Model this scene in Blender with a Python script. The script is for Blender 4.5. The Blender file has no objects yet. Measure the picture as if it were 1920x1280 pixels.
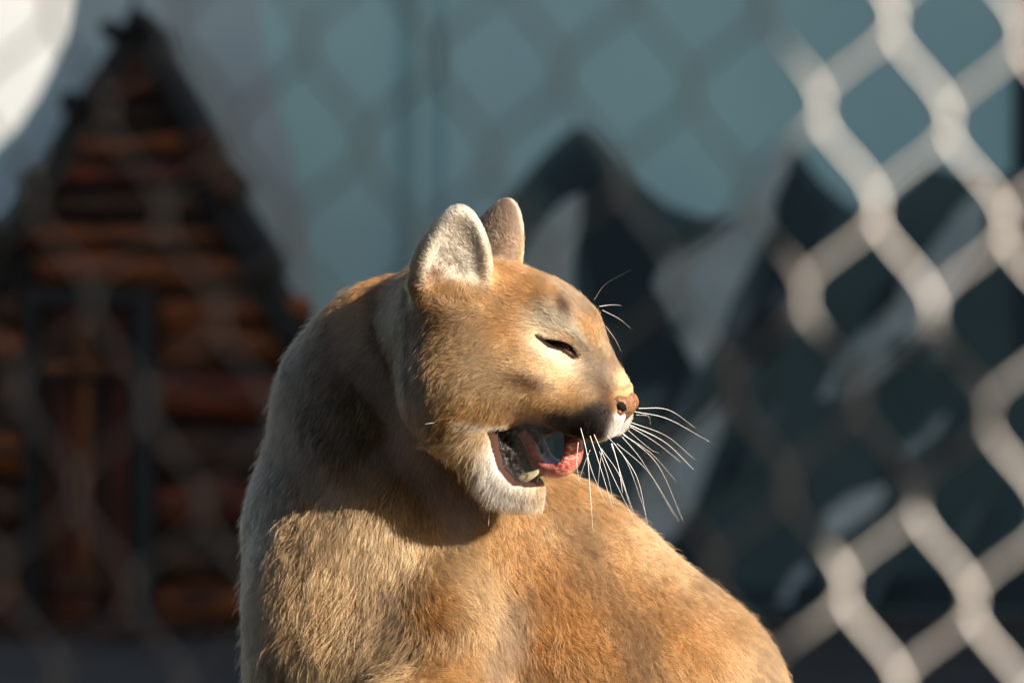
import bpy, bmesh, math, random
import numpy as np
from mathutils import Vector, Matrix

# ------------------------------------------------------------------ camera, sky, sun, exposure
scene = bpy.context.scene
col = scene.collection
R = math.radians
S = 0.0005            # metres per photograph pixel at the animal (4 m from the camera)
CAM_Y, CAM_Z = -4.0, 0.86
FPX = 8000.0          # focal length in photograph pixels

cam_d = bpy.data.cameras.new('camera')
cam = bpy.data.objects.new('camera', cam_d)
col.objects.link(cam)
cam.location = (0, CAM_Y, CAM_Z)
cam.rotation_euler = (R(90), 0, 0)
cam_d.sensor_width = 36.0
cam_d.lens = 150.0
cam_d.clip_start = 0.05
cam_d.clip_end = 500.0
cam_d.dof.use_dof = True
cam_d.dof.focus_distance = 3.925
cam_d.dof.aperture_fstop = 5.1
scene.camera = cam

SUN_TO = Vector((1.0, -0.64, 0.50)).normalized()      # direction towards the sun
sun_el = math.asin(SUN_TO.z)
sun_az = math.atan2(SUN_TO.x, SUN_TO.y)
world = bpy.data.worlds.new('World')
scene.world = world
world.use_nodes = True
wn = world.node_tree
wn.nodes.clear()
sky = wn.nodes.new('ShaderNodeTexSky')
sky.sky_type = 'NISHITA'
sky.sun_disc = False
sky.sun_elevation = sun_el
sky.sun_rotation = sun_az
sky.dust_density = 1.5
bg = wn.nodes.new('ShaderNodeBackground')
bg.inputs['Strength'].default_value = 0.060
wo = wn.nodes.new('ShaderNodeOutputWorld')
wn.links.new(sky.outputs[0], bg.inputs['Color'])
wn.links.new(bg.outputs[0], wo.inputs['Surface'])

sun_d = bpy.data.lights.new('sun', 'SUN')
sun_d.energy = 5.0
sun_d.angle = R(0.55)
sun_d.color = (1.0, 0.91, 0.79)
sun = bpy.data.objects.new('sun', sun_d)
col.objects.link(sun)
sun.rotation_euler = SUN_TO.to_track_quat('Z', 'Y').to_euler()
sun.location = (6, -8, 8)

scene.view_settings.view_transform = 'Standard'
scene.view_settings.look = 'None'
scene.view_settings.exposure = 1.3
scene.view_settings.gamma = 1.0
scene.view_settings.use_curve_mapping = False
scene.render.engine = 'CYCLES'
cy = scene.cycles
cy.use_denoising = True
cy.max_bounces = 8
cy.diffuse_bounces = 3
cy.glossy_bounces = 4
cy.transmission_bounces = 6
cy.transparent_max_bounces = 8
cy.sample_clamp_indirect = 4.0
scene.cycles_curves.shape = 'RIBBONS'
scene.cycles_curves.subdivisions = 2

rng = np.random.default_rng(11)
random.seed(5)

# ------------------------------------------------------------------ general helpers
def W(px, py, d=0.0):
    """photograph pixel at the animal's plane + depth in the same unit -> world"""
    return Vector(((px - 960) * S, d * S, CAM_Z + (640 - py) * S))

def at(px, py, Y):
    """pixel direction met with the upright plane at distance Y"""
    k = (Y - CAM_Y) / FPX
    return Vector(((px - 960) * k, Y, CAM_Z + (640 - py) * k))

def tag(o, label=None, cat=None, group=None, kind=None):
    if label: o['label'] = label
    if cat: o['category'] = cat
    if group: o['group'] = group
    if kind: o['kind'] = kind
    return o

def empty(name, loc=(0, 0, 0)):
    o = bpy.data.objects.new(name, None)
    o.empty_display_size = 0.1
    col.objects.link(o)
    o.location = loc
    return o

def world_of(o):
    m = Matrix.Translation(o.location) if o.parent is None else world_of(o.parent) @ o.matrix_parent_inverse @ Matrix.Translation(o.location)
    return m

def put(name, me, mat=None, parent=None):
    """a mesh whose vertices are in world space becomes an object (child of parent)"""
    o = bpy.data.objects.new(name, me)
    col.objects.link(o)
    if mat is not None and not me.materials:
        me.materials.append(mat)
    if parent is not None:
        o.parent = parent
        o.matrix_parent_inverse = world_of(parent).inverted()
    return o

def mesh_np(name, verts, faces, smooth=True):
    me = bpy.data.meshes.new(name)
    verts = np.asarray(verts, dtype=np.float32)
    faces = np.asarray(faces, dtype=np.int32)
    n = faces.shape[1]
    me.vertices.add(len(verts))
    me.vertices.foreach_set('co', verts.ravel())
    me.loops.add(faces.size)
    me.loops.foreach_set('vertex_index', faces.ravel())
    me.polygons.add(len(faces))
    me.polygons.foreach_set('loop_start', np.arange(0, faces.size, n, dtype=np.int32))
    me.polygons.foreach_set('loop_total', np.full(len(faces), n, dtype=np.int32))
    me.polygons.foreach_set('use_smooth', np.full(len(faces), smooth, dtype=bool))
    me.update(calc_edges=True)
    return me

def bm_mesh(bm, name, smooth=False):
    me = bpy.data.meshes.new(name)
    for f in bm.faces: f.smooth = smooth
    bm.to_mesh(me)
    bm.free()
    return me

def bm_box(bm, lo, hi, bevel=0.0):
    r = bmesh.ops.create_cube(bm, size=1.0)
    vs = r['verts']
    for v in vs:
        v.co = Vector([lo[i] + (v.co[i] + 0.5) * (hi[i] - lo[i]) for i in range(3)])
    if bevel > 0:
        es = list({e for v in vs for e in v.link_edges})
        bmesh.ops.bevel(bm, geom=es, offset=bevel, segments=1, affect='EDGES')
    return vs

def tube(path, radii, sides=6, cap=True):
    """verts, quads of a tube along a polyline (numpy arrays)"""
    P = np.asarray(path, float)
    rr = np.broadcast_to(np.asarray(radii, float), (len(P),))
    T = np.gradient(P, axis=0)
    T /= np.linalg.norm(T, axis=1, keepdims=True) + 1e-12
    ref = np.array([0.0, 1.0, 0.0]) if abs(T[:, 1]).mean() < 0.8 else np.array([1.0, 0, 0])
    N = np.cross(T, ref); N /= np.linalg.norm(N, axis=1, keepdims=True) + 1e-12
    B = np.cross(T, N)
    ang = np.arange(sides) / sides * 2 * np.pi
    V = P[:, None, :] + rr[:, None, None] * (np.cos(ang)[None, :, None] * N[:, None, :] + np.sin(ang)[None, :, None] * B[:, None, :])
    n = len(P)
    F = []
    for i in range(n - 1):
        for j in range(sides):
            k = (j + 1) % sides
            F.append((i * sides + j, i * sides + k, (i + 1) * sides + k, (i + 1) * sides + j))
    return V.reshape(-1, 3), np.array(F)

# ------------------------------------------------------------------ materials
def mat(name, base=(0.5, 0.5, 0.5), rough=0.6, metal=0.0, noise=0.0, scale=8.0, bump=0.0, stretch=(1, 1, 1), spec=0.5, col2=None, bscale=None):
    m = bpy.data.materials.new(name)
    m.use_nodes = True
    nt = m.node_tree
    b = nt.nodes['Principled BSDF']
    b.inputs['Roughness'].default_value = rough
    b.inputs['Metallic'].default_value = metal
    b.inputs['Specular IOR Level'].default_value = spec
    b.inputs['Base Color'].default_value = (*base, 1)
    if noise > 0 or bump > 0:
        tc = nt.nodes.new('ShaderNodeTexCoord')
        mp = nt.nodes.new('ShaderNodeMapping')
        mp.inputs['Scale'].default_value = stretch
        nz = nt.nodes.new('ShaderNodeTexNoise')
        nz.inputs['Scale'].default_value = scale
        nz.inputs['Detail'].default_value = 6
        nt.links.new(tc.outputs['Object'], mp.inputs[0])
        nt.links.new(mp.outputs[0], nz.inputs['Vector'])
        if noise > 0:
            rp = nt.nodes.new('ShaderNodeValToRGB')
            c2 = col2 if col2 else tuple(max(0, c * (1 - noise)) for c in base)
            rp.color_ramp.elements[0].position = 0.35
            rp.color_ramp.elements[1].position = 0.68
            rp.color_ramp.elements[0].color = (*c2, 1)
            rp.color_ramp.elements[1].color = (*base, 1)
            nt.links.new(nz.outputs['Fac'], rp.inputs[0])
            nt.links.new(rp.outputs[0], b.inputs['Base Color'])
        if bump > 0:
            bp = nt.nodes.new('ShaderNodeBump')
            bp.inputs['Strength'].default_value = bump
            bp.inputs['Distance'].default_value = 0.01
            nt.links.new(nz.outputs['Fac'], bp.inputs['Height'])
            nt.links.new(bp.outputs[0], b.inputs['Normal'])
    return m

def attr_mat(name, attr, rough=0.6, sss=0.0, spec=0.3):
    m = bpy.data.materials.new(name)
    m.use_nodes = True
    nt = m.node_tree
    b = nt.nodes['Principled BSDF']
    a = nt.nodes.new('ShaderNodeAttribute')
    a.attribute_name = attr
    nt.links.new(a.outputs['Color'], b.inputs['Base Color'])
    b.inputs['Roughness'].default_value = rough
    b.inputs['Specular IOR Level'].default_value = spec
    if sss > 0:
        b.inputs['Subsurface Weight'].default_value = sss
        b.inputs['Subsurface Radius'].default_value = (0.004, 0.0015, 0.001)
        b.inputs['Subsurface Scale'].default_value = 1.0
    return m

# ------------------------------------------------------------------ the setting
def sheet_np(name, pts3, matl, parent=None, thick=None):
    """a flat polygon (world points, front face towards the camera) with real thickness"""
    bm = bmesh.new()
    vs = [bm.verts.new(p) for p in pts3]
    f = bm.faces.new(vs)
    if thick:
        r = bmesh.ops.extrude_face_region(bm, geom=[f])
        for e in r['geom']:
            if isinstance(e, bmesh.types.BMVert): e.co.y += thick
    bmesh.ops.recalc_face_normals(bm, faces=bm.faces)
    bmesh.ops.triangulate(bm, faces=[f for f in bm.faces if len(f.verts) > 4])
    return put(name, bm_mesh(bm, name), matl, parent)

m_soil = mat('dark_soil', (0.055, 0.042, 0.032), 0.95, noise=0.6, scale=3.0, bump=0.6)
bm = bmesh.new()
bmesh.ops.create_grid(bm, x_segments=40, y_segments=40, size=150)
ground = put('ground', bm_mesh(bm, 'ground'), m_soil)
tag(ground, kind='structure')

# painted enclosure wall: panels with a mountain mural
WY = 9.5
KW = (WY - CAM_Y) / FPX
G_PY = 640 + CAM_Z / KW
def wall_paint(name, c, c2, scale):
    return mat(name, c, 0.75, noise=1.0, scale=scale, col2=c2, bump=0.1, spec=0.3)
m_teal = wall_paint('teal_paint', (0.54, 0.83, 0.75), (0.48, 0.69, 0.66), 1.1)
m_teal2 = wall_paint('grey_blue_paint', (0.56, 0.63, 0.61), (0.46, 0.56, 0.55), 2.0)
m_mnt = wall_paint('dark_slate_paint', (0.095, 0.135, 0.125), (0.06, 0.10, 0.096), 3.0)
m_navy = wall_paint('dark_navy_paint', (0.042, 0.068, 0.07), (0.024, 0.042, 0.046), 2.5)
m_snow = wall_paint('grey_snow_paint', (0.70, 0.74, 0.66), (0.42, 0.48, 0.44), 3.0)
m_strip = mat('seam_strip_paint', (0.30, 0.52, 0.51), 0.6)
m_black = mat('wall_foot_black', (0.012, 0.012, 0.011), 0.8)

wall = empty('painted_wall', (0, WY, 0))
tag(wall, 'teal enclosure wall painted with grey snowy mountains, behind the cougar', 'wall', kind='thing')
def wp(pts, Y=WY): return [at(x, y, Y) for x, y in pts]
sheet_np('wall_panel', wp([(773, -391), (150, -391), (146, 0), (118, 80), (70, 180), (30, 240), (-40, 310), (-300, 400), (-671, 430), (-671, G_PY + 3), (773, G_PY + 3)]), m_teal, wall, 0.05)
sheet_np('wall_panel', wp([(2221, -391), (777, -391), (777, G_PY + 3), (2221, G_PY + 3)]), m_teal, wall, 0.05)
sheet_np('wall_panel', wp([(3669, -391), (2225, -391), (2225, G_PY + 3), (3669, G_PY + 3)]), m_teal, wall, 0.05)
sheet_np('backing_batten', wp([(800, -391), (750, -391), (750, G_PY), (800, G_PY)], WY + 0.053), m_strip, wall, 0.04)
sheet_np('seam_strip', wp([(766, -391), (750, -391), (750, G_PY), (766, G_PY)], WY - 0.02), m_strip, wall, 0.018)
sheet_np('seam_strip', wp([(834, -391), (818, -391), (818, G_PY), (834, G_PY)], WY - 0.012), m_strip, wall, 0.010)
def paint(name, pts, m, layer):
    return sheet_np(name, wp(pts, WY - 0.004 * layer), m, wall, 0.003)
paint('painted_slope', [(300, -100), (470, -100), (500, 120), (560, 330), (590, 560), (640, 700), (640, 1000), (-100, 1000), (-100, 420), (30, 255), (120, 95), (150, -100)], m_teal2, 1)
paint('painted_mountain', [(880, 470), (950, 372), (1010, 300), (1056, 254), (1086, 234), (1112, 246), (1150, 286), (1192, 340), (1250, 384), (1330, 412), (1396, 404), (1440, 340), (1480, 284),
      (1498, 284), (1545, 345), (1600, 392), (1660, 385), (1745, 310), (1800, 325), (1900, 330), (1990, 400), (2110, 260), (2170, 240), (2260, 330), (2380, 420), (2540, 330), (2640, 280), (2800, 400), (3000, 450), (3300, 380), (3600, 520), (3600, G_PY - 2), (600, G_PY - 2), (700, 800)], m_mnt, 1)
paint('painted_dark_slope', [(1010, 330), (1090, 262), (1140, 330), (1180, 420), (1230, 460), (1240, 540), (1300, 690), (1240, 800), (1100, 780), (1120, 620), (1080, 440)], m_navy, 2)  # dark navy parts of the mural's mountains
paint('painted_dark_slope', [(1480, 300), (1560, 400), (1500, 560), (1420, 720), (1340, 860), (1310, 960), (1380, 1100), (1560, 1100), (2200, 1000), (2200, 1140), (1000, 1140), (1100, 1000), (1260, 900), (1400, 640), (1450, 430)], m_navy, 2)
paint('painted_snow', [(1092, 366), (1060, 376), (1010, 430), (975, 500), (960, 600), (1068, 590), (1074, 480), (1086, 420)], m_snow, 3)
paint('painted_snow', [(1486, 262), (1466, 276), (1430, 340), (1390, 400), (1330, 450), (1250, 492), (1226, 530), (1262, 600), (1290, 660), (1312, 696), (1340, 650), (1372, 570), (1420, 470), (1450, 420), (1448, 380), (1476, 320)], m_snow, 3)
paint('painted_snow', [(1860, 330), (1800, 390), (1720, 500), (1640, 590), (1570, 680), (1536, 745), (1590, 750), (1670, 690), (1760, 600), (1840, 470)], m_snow, 3)
paint('painted_snow', [(1392, 706), (1340, 760), (1260, 840), (1180, 930), (1150, 1020), (1260, 1010), (1300, 950), (1336, 850), (1370, 770)], m_snow, 3)
paint('painted_snow', [(1670, 905), (1600, 925), (1550, 960), (1536, 1005), (1580, 1000), (1640, 960)], m_snow, 3)
paint('painted_snow', [(2172, 262), (2130, 290), (2060, 400), (2000, 520), (2080, 500), (2150, 400)], m_snow, 3)
paint('painted_snow', [(2640, 300), (2580, 350), (2500, 480), (2600, 440)], m_snow, 3)
paint('painted_snow', [(1520, 1050), (1490, 1070), (1456, 1130), (1480, 1130), (1512, 1090)], m_snow, 3)
paint('painted_snow', [(1780, 770), (1730, 800), (1690, 850), (1702, 860), (1760, 815)], m_snow, 3)
m_pale = wall_paint('pale_grey_paint', (0.68, 0.74, 0.72), (0.54, 0.62, 0.61), 3.0)
paint('painted_snow', [(380, 225), (420, 250), (462, 330), (520, 440), (560, 530), (602, 640), (560, 640), (500, 520), (440, 400), (400, 310)], m_pale, 2)
m_mid = wall_paint('mid_slate_paint', (0.16, 0.205, 0.19), (0.10, 0.14, 0.135), 4.0)
rs = random.Random(8)
for k in range(34):
    x0, y0 = rs.uniform(1120, 1880), rs.uniform(430, 1080)
    if y0 < 470 and x0 < 1440: continue
    ln, wd = rs.uniform(60, 190), rs.uniform(10, 34)
    dx, dy = -ln * 0.52, ln * 0.85
    paint('painted_streak', [(x0, y0), (x0 + dx * 0.4 - wd * 0.8, y0 + dy * 0.4), (x0 + dx, y0 + dy), (x0 + dx * 0.5 + wd * 0.7, y0 + dy * 0.55)], m_mid if rs.random() < 0.7 else m_navy, 5 + k * 0.4)
paint('painted_streak', [(2000, -100), (1915, -100), (1900, 130), (1898, 420), (1910, 700), (2000, 700)], m_navy, 4)
sheet_np('wall_foot_strip', wp([(2221, 1175), (1500, 1175), (880, 1100), (880, G_PY + 60), (2221, G_PY + 60)], WY - 0.03), m_black, wall, 0.012)  # black strip along the foot of the wall

# sunlit white wall farther back, seen past the sloping end of the painted wall
m_white = mat('white_render', (0.44, 0.45, 0.45), 0.85, noise=0.12, scale=1.5, bump=0.15)
ww = empty('white_wall', (-4, 15, 0))
tag(ww, 'sunlit white rendered wall beyond the sloping end of the teal wall', 'wall', kind='thing')
bm = bmesh.new(); bm_box(bm, (-9, 15, 0), (1.5, 15.25, 4.2), 0.02)
put('wall_face', bm_mesh(bm, 'wall_face'), m_white, ww)
bm = bmesh.new(); bm_box(bm, (-9.1, 14.92, 4.203), (1.6, 15.33, 4.3), 0.015)
put('coping', bm_mesh(bm, 'coping'), mat('coping_stone', (0.4, 0.39, 0.37), 0.8, noise=0.3, scale=5), ww)

# ------------------------------------------------------------------ wooden den hut
HYd = 8.6
KH = (HYd - CAM_Y) / FPX
m_logs = [mat('log_%s' % n, c, 0.7, noise=0.93, scale=5, stretch=s, bump=0.5, spec=0.3) for n, c, s in
          (('orange', (0.36, 0.10, 0.026), (1, 4, 8)), ('red_brown', (0.25, 0.056, 0.02), (1, 4, 8)), ('dull_brown', (0.12, 0.055, 0.025), (1, 4, 8)))]
m_plank = [mat('plank_%s' % n, c, 0.7, noise=0.9, scale=5, stretch=(8, 4, 1), bump=0.5, spec=0.3) for n, c in
           (('orange', (0.26, 0.085, 0.028)), ('brown', (0.09, 0.038, 0.017)), ('red', (0.20, 0.05, 0.02)))]
m_roofw = mat('black_stained_board', (0.012, 0.010, 0.008), 0.75, noise=0.5, scale=5, bump=0.4)
m_rooft = mat('brown_stained_board', (0.085, 0.034, 0.014), 0.75, noise=0.6, scale=5, bump=0.4)
hut = empty('wooden_hut', (at(255, 640, HYd).x, HYd + 0.4, 0))
tag(hut, 'dark wooden log hut with steep stepped gable and plank door, by the teal wall', 'hut')

def log_mesh(x0, x1, y, r, Y, m, name='log'):
    a, b = at(x0, y, Y), at(x1, y, Y)
    n = 12
    P = np.array([[a.x + (b.x - a.x) * t, Y + 0.006 * math.sin(5 * t + x0), a.z + 0.006 * math.sin(7 * t + y)] for t in np.linspace(0, 1, n)])
    rr = r * KH * (1 + 0.06 * np.sin(np.linspace(0, 6, n) + y))
    v, f = tube(P, rr, 10)
    # end caps
    v = np.concatenate([v, P[:1], P[-1:]])
    me = bpy.data.meshes.new(name)
    fs = [tuple(q) for q in f]
    nv = len(v)
    for j in range(10):
        k = (j + 1) % 10
        fs.append((nv - 2, k, j)); fs.append((nv - 1, (n - 1) * 10 + j, (n - 1) * 10 + k))
    me.from_pydata([tuple(p) for p in v], [], fs)
    for p in me.polygons: p.use_smooth = True
    return put(name, me, m, hut)

def board(p1, p2, th, Y, depth, m, name):
    """board seen on edge from the front: from p1 to p2 in pixels, th thick (pixels), going back by depth"""
    a, b = Vector(p1), Vector(p2)
    d = (b - a).normalized(); n = Vector((-d.y, d.x))
    q = [a, b, b + n * th, a + n * th]
    pts = [at(p.x, p.y, Y) for p in q]
    bm = bmesh.new()
    f1 = [bm.verts.new(p) for p in pts]
    f2 = [bm.verts.new(p + Vector((0, depth, 0))) for p in pts]
    bm.faces.new(f1); bm.faces.new(f2[::-1])
    for i in range(4):
        j = (i + 1) % 4
        bm.faces.new((f1[i], f2[i], f2[j], f1[j]))
    bmesh.ops.recalc_face_normals(bm, faces=bm.faces)
    bmesh.ops.bevel(bm, geom=list(bm.edges), offset=0.006, segments=1, affect='EDGES')
    return put(name, bm_mesh(bm, name), m, hut)

def slope_x(y, side):
    ys = [40, 250, 340, 480, 610, 760] if side > 0 else [40, 180, 330, 430, 560, 760]
    xs = [270, 385, 430, 495, 556, 620] if side > 0 else [240, 140, 70, 0, -60, -140]
    return float(np.interp(y, ys, xs))
# dark board face behind the logs (the hut's body)
bm = bmesh.new()
fr = [(255, 36), (slope_x(250, 1) - 12, 250), (slope_x(480, 1) - 12, 480), (560, 640), (600, 1185), (-130, 1185), (-120, 640), (slope_x(430, -1) + 12, 430), (slope_x(180, -1) + 12, 180)]
v1 = [bm.verts.new(at(x, y, HYd + 0.03)) for x, y in fr]
v2 = [bm.verts.new(v.co + Vector((0, 0.75, 0))) for v in v1]
bm.faces.new(v1); bm.faces.new(v2[::-1])
for i in range(len(fr)):
    j = (i + 1) % len(fr); bm.faces.new((v1[i], v2[i], v2[j], v1[j]))
bmesh.ops.recalc_face_normals(bm, faces=bm.faces)
put('hut_body', bm_mesh(bm, 'hut_body'), m_roofw, hut)
# gable logs
rl = random.Random(3)
for i, y in enumerate((118, 166, 216, 272, 328, 386, 446)):
    xl, xr = slope_x(y, -1) + 34, slope_x(y, 1) - 40
    log_mesh(xl, xr, y, 17 + i * 0.6, HYd + 0.012, m_logs[(0, 0, 2, 0, 1, 2, 0)[i]])
log_mesh(66, 470, 508, 29, HYd + 0.006, m_logs[0], 'lintel_log')
# wall logs beside the door
for i, y in enumerate((582, 646, 742, 846, 948, 1046, 1130)):
    r = (30, 34, 46, 46, 44, 44, 40)[i]
    log_mesh(296, 588 + 4 * i, y, r, HYd + 0.015, m_logs[(0, 0, 1, 2, 1, 2, 0)[i]])
    log_mesh(-125, 44, y, r, HYd + 0.015, m_logs[(2, 0, 2, 0, 2, 2, 1)[i]])
# roof edge boards, stepped
for p1, p2, th in (((262, 24), (392, 246), 42), ((380, 246), (446, 330), 56), ((420, 336), (512, 474), 60), ((486, 480), (566, 612), 50), ((556, 600), (650, 780), 44)):
    board(p1, p2, th, HYd - 0.06, 0.9, m_roofw if p1[0] != 380 else m_rooft, 'roof_board')
for p1, p2, th in (((136, 196), (252, 22), 44), ((64, 340), (140, 178), 46), ((-14, 440), (74, 318), 46), ((-74, 580), (-6, 424), 46), ((-160, 780), (-66, 566), 44)):
    board(p1, p2, th, HYd - 0.06, 0.9, m_roofw, 'roof_board')
board((236, 18), (276, 18), 40, HYd - 0.075, 0.93, m_roofw, 'ridge_cap')
board((247, -60), (256, -60), 84, HYd - 0.05, 0.02, m_roofw, 'finial')
# purlin ends that step the roof line
for x, y, r in ((424, 356, 26), (492, 500, 30), (556, 630, 28), (72, 344, 26), (2, 446, 28), (140, 196, 22), (386, 262, 20), (212, 60, 18)):
    a = at(x, y, HYd)
    v, f = tube(np.array([(a.x, HYd - 0.13, a.z), (a.x, HYd - 0.125, a.z), (a.x, HYd + 0.2, a.z), (a.x, HYd + 0.5, a.z)]), np.array([0.01, 1, 1, 1]) * r * KH, 12)
    put('purlin', mesh_np('purlin', v, f), m_rooft if x in (424, 386) else m_roofw, hut)
# door
m_frame = mat('black_door_frame', (0.012, 0.011, 0.010), 0.7, noise=0.4, scale=6, bump=0.3)
board((248, 548), (248, 1176), -44, HYd - 0.05, 0.07, m_frame, 'door_post')
board((44, 548), (44, 1176), -26, HYd - 0.05, 0.07, m_frame, 'door_post')
board((40, 540), (296, 540), 34, HYd - 0.053, 0.07, m_frame, 'door_head')
door = empty('door', (at(160, 640, HYd).x, HYd, 0)); door.parent = hut; door.matrix_parent_inverse = world_of(hut).inverted()
def door_board(p1, p2, th, Y, depth, m, name):
    o = board(p1, p2, th, Y, depth, m, name)
    o.parent = door; o.matrix_parent_inverse = world_of(door).inverted()
    return o
x = 76
for i, w in enumerate((34, 30, 36, 32, 34)):
    door_board((x + w - 5, 580), (x + w - 5, 1160), w - 9, HYd - 0.01 - 0.004 * (i % 2), 0.03, m_plank[(1, 2, 0, 1, 2)[i]], 'door_plank')
    x += w
door_board((78, 676), (244, 676), 24, HYd - 0.035, 0.02, m_plank[0], 'door_rail')
door_board((78, 702), (244, 702), 12, HYd - 0.030, 0.016, m_frame, 'door_rail')  # dark line below the crossbar, set as a thin black strip
door_board((78, 1080), (244, 1080), 26, HYd - 0.035, 0.02, m_plank[1], 'door_rail')
# step
board((-60, 1172), (420, 1172), 26, HYd - 0.28, 0.34, m_plank[1], 'doorstep')

# ------------------------------------------------------------------ unseen brick house, added on the right to keep the painted wall in shade
house = empty('added_shade_house', (9, 3.2, 0))
tag(house, 'unseen brown brick house added right of the enclosure to shade the painted wall', 'house')
def brick_mat():
    m = bpy.data.materials.new('brick'); m.use_nodes = True
    nt = m.node_tree; b = nt.nodes['Principled BSDF']
    tc = nt.nodes.new('ShaderNodeTexCoord'); br = nt.nodes.new('ShaderNodeTexBrick')
    br.inputs['Scale'].default_value = 4.0
    br.inputs['Color1'].default_value = (0.30, 0.14, 0.09, 1); br.inputs['Color2'].default_value = (0.22, 0.10, 0.07, 1); br.inputs['Mortar'].default_value = (0.35, 0.33, 0.3, 1)
    nt.links.new(tc.outputs['Object'], br.inputs['Vector']); nt.links.new(br.outputs['Color'], b.inputs['Base Color'])
    b.inputs['Roughness'].default_value = 0.9
    return m
bm = bmesh.new(); bm_box(bm, (6.2, -0.6, 0), (12, 6.9, 6.5))
put('wall', bm_mesh(bm, 'wall'), brick_mat(), house)
bm = bmesh.new(); bm_box(bm, (6.0, -0.8, 6.503), (12.2, 7.0, 6.65), 0.02)
put('roof', bm_mesh(bm, 'roof'), mat('roof_slate', (0.07, 0.07, 0.075), 0.7, noise=0.3, scale=6), house)
m_pane = mat('window_glass', (0.02, 0.025, 0.03), 0.05, spec=0.8)
m_wf = mat('window_frame_paint', (0.7, 0.7, 0.68), 0.5)
for yy in (1.0, 3.2, 5.4):
    for zz in (1.2, 4.4):
        bm = bmesh.new(); bm_box(bm, (6.15, yy - 0.5, zz), (6.21, yy + 0.5, zz + 1.4), 0.01)
        wf = put('window', bm_mesh(bm, 'window'), m_wf, house)
        for q in (0, 1):
            bm = bmesh.new(); bm_box(bm, (6.14, yy - 0.44 + q * 0.46, zz + 0.06), (6.155, yy - 0.02 + q * 0.46, zz + 1.34))
            pn = put('pane', bm_mesh(bm, 'pane'), m_pane, wf)

# ------------------------------------------------------------------ chain-link fence close to the camera
FY = -2.25
KF = (FY - CAM_Y) / FPX
m_wire = mat('galvanised_wire', (0.97, 0.91, 0.86), 0.48, metal=0.35, noise=0.12, scale=260, bump=0.25)
fence = empty('chain_link_fence', (0, FY, 0))
tag(fence, 'galvanised diamond chain-link fence, partly sunlit, in front of the cougar', 'fence')
E1 = np.array([240.0, 30.0]); E2 = np.array([105.0, 192.0])
NZ = 30
WIRE_R = 0.00135
def wire_mesh(phase):
    """one zigzag wire; starts at the origin, in metres in the fence plane"""
    p = np.zeros(2); pts = [p.copy()]
    for i in range(NZ):
        p = p + (E2 if (i + phase) % 2 == 0 else E2 - E1)
        pts.append(p.copy())
    P = []
    for i in range(len(pts) - 1):
        a, b = pts[i], pts[i + 1]
        right = 1 if ((i + phase) % 2 == 0) else -1
        for t in (0.0, 0.06, 0.12, 0.2, 0.3, 0.4, 0.5, 0.6, 0.7, 0.8, 0.88, 0.94):
            s = t
            x = a[0] + (b[0] - a[0]) * ((0.5 - 0.5 * math.cos(math.pi * s)) * 1.15 - s * 0.15)
            y = a[1] + (b[1] - a[1]) * s
            over = 5.0 * (math.exp(-(s / 0.08) ** 2) * (-right) + math.exp(-((1 - s) / 0.08) ** 2) * right)
            dep = 7.5 * math.cos(math.pi * s) * right
            P.append(((x + over) * KF, dep * KF, -y * KF))
    v, f = tube(np.array(P), WIRE_R, 7)
    return mesh_np('wire', v, f)
wm = [wire_mesh(0), wire_mesh(1)]
for m_ in wm: m_.materials.append(m_wire)
K0 = np.array([1775.0, 228.0]) - 10 * E2 - 0 * E1
zt = 2.35
for i in range(-26, 19):
    for ph in (0, 1):
        k = K0 + i * E1 - 8 * (E2 * 2 - E1) * 0
        top = k + (0 if ph == 0 else 0)
        o = bpy.data.objects.new('wire', wm[ph]); col.objects.link(o)
        o.location = at(top[0], top[1], FY) - fence.location
        o.parent = fence
m_steel = mat('fence_steel', (0.45, 0.45, 0.44), 0.45, metal=0.8, noise=0.2, scale=20)
for xx in (-1.62, 0.91):
    v, f = tube(np.array([(xx, FY, -0.05), (xx, FY, 0.8), (xx, FY, 1.6), (xx, FY, 2.3)]), 0.03, 12)
    put('fence_post', mesh_np('fence_post', v, f), m_steel, fence)
# unseen shelter round the camera, added to shade left wires and dim sky light
shelter = empty('added_shade_shelter', (-0.8, -3.9, 0))
tag(shelter, 'unseen dark timber shelter with flat roof, added to shade the chain-link fence', 'shelter')
m_post = mat('post_timber', (0.06, 0.042, 0.03), 0.8, noise=0.5, scale=5, stretch=(6, 6, 1), bump=0.3)
def sbox(name, lo, hi, m, bev=0.008):
    bm = bmesh.new(); bm_box(bm, lo, hi, bev)
    return put(name, bm_mesh(bm, name), m, shelter)
sbox('shade_post', (0.92, -2.89, -0.05), (1.0, -2.81, 2.6), m_post)
for k in range(6):  # added side wall: its end sets where the wires turn sunlit
    y0 = -5.25 + k * 0.395
    sbox('shade_board', (0.95 + 0.004 * (k % 2), y0, -0.03), (0.98 + 0.004 * (k % 2), y0 + 0.390, 2.6), m_post, 0.002)
sbox('shade_post', (-2.5, -2.9, -0.05), (-2.3, -2.7, 2.6), m_post)
sbox('shade_roof', (-2.6, -5.4, 2.603), (1.0, -0.95, 2.72), m_post)  # carried past the fence to keep sky light off the wires
for k in range(9):
    x0 = -2.5 + k * 0.4
    sbox('shade_board', (x0, -5.3 + 0.004 * (k % 2), -0.03), (x0 + 0.385, -5.27 + 0.004 * (k % 2), 2.6), m_post, 0.004)
for k in range(11):
    y0 = -5.25 + k * 0.385
    sbox('shade_board', (-2.55 + 0.004 * (k % 2), y0, -0.03), (-2.52 + 0.004 * (k % 2), y0 + 0.375, 2.6), m_post, 0.004)
sbox('shade_bar', (0.90, -2.812, 1.205), (0.998, -2.76, 1.27), m_post, 0.004)  # added bar, placed to shade a band of the sunlit wires
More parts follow.
